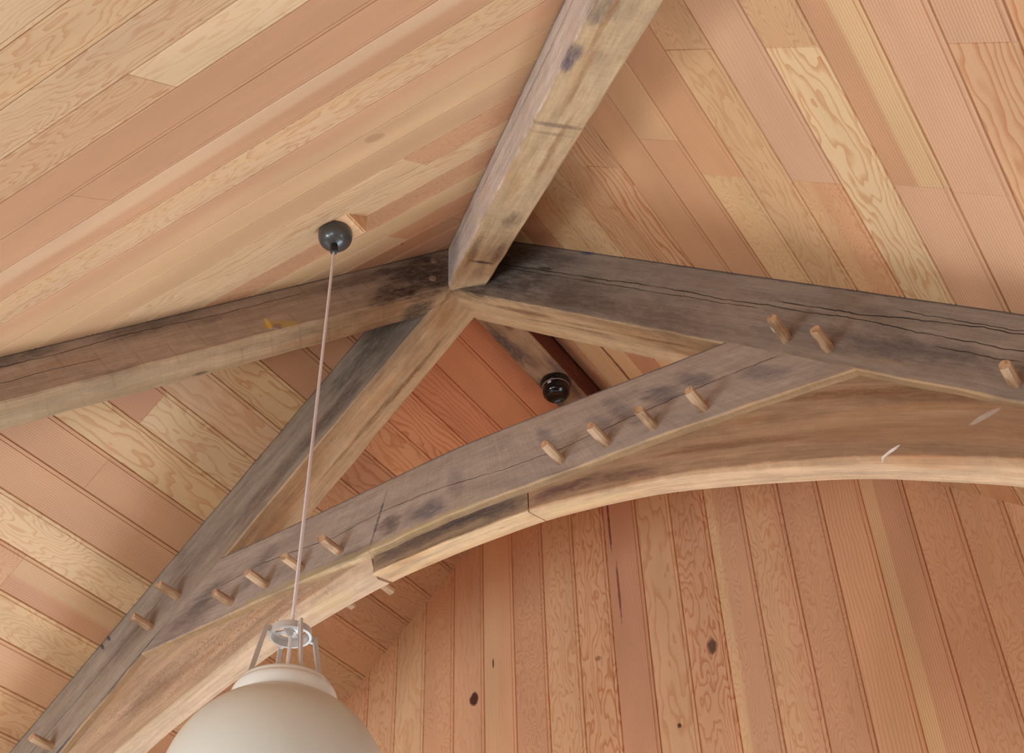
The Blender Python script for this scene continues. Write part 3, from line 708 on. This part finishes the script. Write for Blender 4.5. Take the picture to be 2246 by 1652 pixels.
# clip screw on the fitter
bm = bmesh.new(); an = math.radians(-128); e = Vector((math.cos(an), math.sin(an), 0)); t = Vector((-e.y, e.x, 0))
bar(bm, AX + e * .66 + Vector((0, 0, 9.545)), AX + e * .76 + Vector((0, 0, 9.44)), t, .035, (0, 0, 1), .016)
clipo = finish('clip', bm, plain('steel_clip', lin(110, 108, 108), .35, metal=.9), AX + e * .68 + Vector((0, 0, 9.5)), lamp)

# black porcelain ceiling light on the ridge
zb_ = 24.78 - .98
rc = (-12.50, 22.80, zb_)
rose = empty('ceiling_light', rc)
tag(rose, 'small glossy black round light fitting on the underside of the ridge beam', 'light fixture')
mPor = plain('black_porcelain', lin(9, 9, 10), .1, spec=.45, coat=.2)
mBlkP = mPor
sharp(lathe('base', [(0, .01), (.37, .01), (.425, -.01), (.435, -.05), (.428, -.10), (.395, -.15), (.375, -.18), (0, -.18)], rc, mPor, rose, n=64), 50)
lathe('trim_ring', [(.37, -.175), (.392, -.18), (.392, -.205), (.37, -.21)], rc, plain('ring_pink_grey', lin(150, 122, 118), .3, metal=.3), rose, closed=True)
sharp(lathe('cap', [(0, -.19), (.37, -.19), (.382, -.22), (.380, -.36), (.365, -.43), (.325, -.49), (.295, -.505), (.275, -.54), (.245, -.555), (.215, -.55), (.20, -.535), (0, -.535)], rc, mPor, rose, n=64), 50)
bm = bmesh.new()
def cylp(an, z, r=.385): return Vector((rc[0] + r * math.cos(an), rc[1] + r * math.sin(an), rc[2] + z))
a0_ = math.radians(-88)
vs = []
for i in range(4):
    an = a0_ + math.radians(-8 + i * 16 / 3)
    vs.append([bm.verts.new(cylp(an, z, r_)) for r_, z in ((.387, -.235), (.387, -.305), (.375, -.305), (.375, -.235))])
for A_, B2 in zip(vs, vs[1:]):
    for j in range(4): bm.faces.new((A_[j], A_[(j + 1) % 4], B2[(j + 1) % 4], B2[j]))
bm.faces.new(vs[0]); bm.faces.new(vs[-1][::-1])
stk = finish('sticker', bm, plain('sticker_white', lin(215, 205, 190), .6), rc, rose); stk['label'] = 'tiny white paper sticker'

# ---------------------------------------------------------------- the room below (out of the picture)
def box(bm, x0, x1, y0, y1, z0, z1):
    vs = [bm.verts.new((x, y, z)) for z in (z0, z1) for y in (y0, y1) for x in (x0, x1)]
    for f in ((0, 1, 3, 2), (4, 6, 7, 5), (0, 4, 5, 1), (2, 3, 7, 6), (0, 2, 6, 4), (1, 5, 7, 3)): bm.faces.new([vs[i] for i in f])
mWall = plain('lime_plaster', lin(226, 220, 210), .9, var=.06, scale=4.)
mFloor = plain('timber_floor', lin(150, 140, 128), .6, var=.12, scale=5.)
mFrame = plain('window_frame_paint', lin(220, 216, 208), .5)
x0, x1, y0 = XR - HALF, XR + HALF, YR - HALF
bm = bmesh.new(); box(bm, x0 - 1, x1 + 1, y0 - 1, YD + 1, FLOOR - 1, FLOOR); struct(finish('floor', bm, mFloor, (XR, 10, FLOOR)))
def wall(name, axis, at, out, a0, a1, openings):
    bm = bmesh.new(); top_ = EAVE + (.8 if name != 'wall_back' else 0.)
    def bx(p, q, z0, z1):
        if axis == 'x': box(bm, min(at, at + out), max(at, at + out), p, q, z0, z1)
        else: box(bm, p, q, min(at, at + out), max(at, at + out), z0, z1)
    cur = a0
    for (p, q, z0, z1) in openings:
        bx(cur, p, FLOOR, top_); bx(p, q, FLOOR, z0); bx(p, q, z1, top_); cur = q
    bx(cur, a1, FLOOR, top_)
    org = (at, (a0 + a1) / 2, FLOOR) if axis == 'x' else ((a0 + a1) / 2, at, FLOOR)
    struct(finish(name, bm, mWall, org))
wf = [(-28., -21., -6., 3.6), (-16., -4., -8., 3.6)]
wl = [(-1., 10., -8., 3.6), (13., 23., -8., 3.6)]  # second one added to light the far boards
wr = [(2., 9., -4., 3.2), (13., 23., -8., 3.6)]  # rear one added to brighten the boards past the truss
wb_ = [(-24., -4., -9.5, 3.8)]  # added unseen opening whose lamp brightens the near slope
wall('wall_back', 'y', YD, 1, x0 - 1, x1 + 1, wb_)
wall('wall_front', 'y', y0, -1, x0 - 1, x1 + 1, wf)
wall('wall_left', 'x', x0, -1, y0, YD, wl)
wall('wall_right', 'x', x1, 1, y0, YD, wr)
nwin = 0
POWER = {'f': 1.0, 'l': 1.0, 'r': 1.0}
def unseen_window(axis, at, out, a0, a1, z0, z1, power, colr):
    global nwin
    nwin += 1
    bm = bmesh.new(); th = .35; d0, d1 = at + out * .3, at + out * .6
    def bx(p, q, za, zb):
        if axis == 'x': box(bm, min(d0, d1), max(d0, d1), p, q, za, zb)
        else: box(bm, p, q, min(d0, d1), max(d0, d1), za, zb)
    bx(a0, a1, z0, z0 + th); bx(a0, a1, z1 - th, z1); bx(a0, a0 + th, z0, z1); bx(a1 - th, a1, z0, z1)
    mid = (a0 + a1) / 2; bx(mid - .2, mid + .2, z0, z1)
    org = (at, mid, z0) if axis == 'x' else (mid, at, z0)
    struct(finish('window_%d' % nwin, bm, mFrame, org))
    # area lamp behind this unseen opening; rear and back ones are added
    ld = bpy.data.lights.new('daylight_%d' % nwin, 'AREA'); ld.shape = 'RECTANGLE'
    ld.size = (a1 - a0) * S; ld.size_y = (z1 - z0) * S; ld.energy = power * ld.size * ld.size_y; ld.color = colr
    lo = bpy.data.objects.new('daylight_%d' % nwin, ld); col.objects.link(lo)
    p = W((at + out * .75, mid, (z0 + z1) / 2)) if axis == 'x' else W((mid, at + out * .75, (z0 + z1) / 2))
    lo.location = p
    dirv = Vector((-out, 0, 0)) if axis == 'x' else Vector((0, -out, 0))
    lo.rotation_euler = dirv.to_track_quat('-Z', 'Z').to_euler()
SKY = (.70, .86, 1.0)
for w_, p_ in zip(wf, (112., 24.)): unseen_window('y', y0, -1, *w_, p_, SKY)
for w_, p_ in zip(wl, (1., 8.)): unseen_window('x', x0, -1, *w_, p_, SKY)
for w_ in wb_: unseen_window('y', YD, 1, *w_, 32., SKY)
for w_, p_ in zip(wr, (.6, 19.)): unseen_window('x', x1, 1, *w_, p_, SKY)

# ---------------------------------------------------------------- world, camera, view
w = bpy.data.worlds.new('sky'); bpy.context.scene.world = w; w.use_nodes = True
bg = w.node_tree.nodes['Background']
sky = w.node_tree.nodes.new('ShaderNodeTexSky'); sky.sky_type = 'HOSEK_WILKIE'; sky.turbidity = 6.; sky.sun_direction = (.3, .5, .8)
w.node_tree.links.new(sky.outputs[0], bg.inputs[0]); bg.inputs[1].default_value = .6

R = ((0.83220781, 0.55436668, -0.01038022), (-0.36597758, 0.53514441, -0.76136777), (-0.41652201, 0.63741513, 0.64823713))
cam = bpy.data.cameras.new('camera'); co = bpy.data.objects.new('camera', cam); col.objects.link(co)
Fpx, CX, CY = 2752.718, 1062.788, 944.553
cam.sensor_fit = 'HORIZONTAL'; cam.sensor_width = 36.; cam.lens = Fpx / 2246 * 36
cam.shift_x = (1123 - CX) / 2246; cam.shift_y = (CY - 826) / 2246
cam.clip_start = .05
mm = Matrix((R[0], [-v for v in R[1]], [-v for v in R[2]])).transposed()
co.matrix_world = Matrix.Translation(OFF) @ mm.to_4x4()
sc = bpy.context.scene; sc.camera = co
for ob in bpy.data.objects:
    if '_o' in ob: del ob['_o']
vs_ = sc.view_settings; vs_.view_transform = 'Standard'; vs_.look = 'None'; vs_.gamma = 1.0; vs_.use_curve_mapping = False
vs_.exposure = -0.12
sc.cycles.max_bounces = 12; sc.cycles.diffuse_bounces = 6
sc.cycles.use_denoising = True
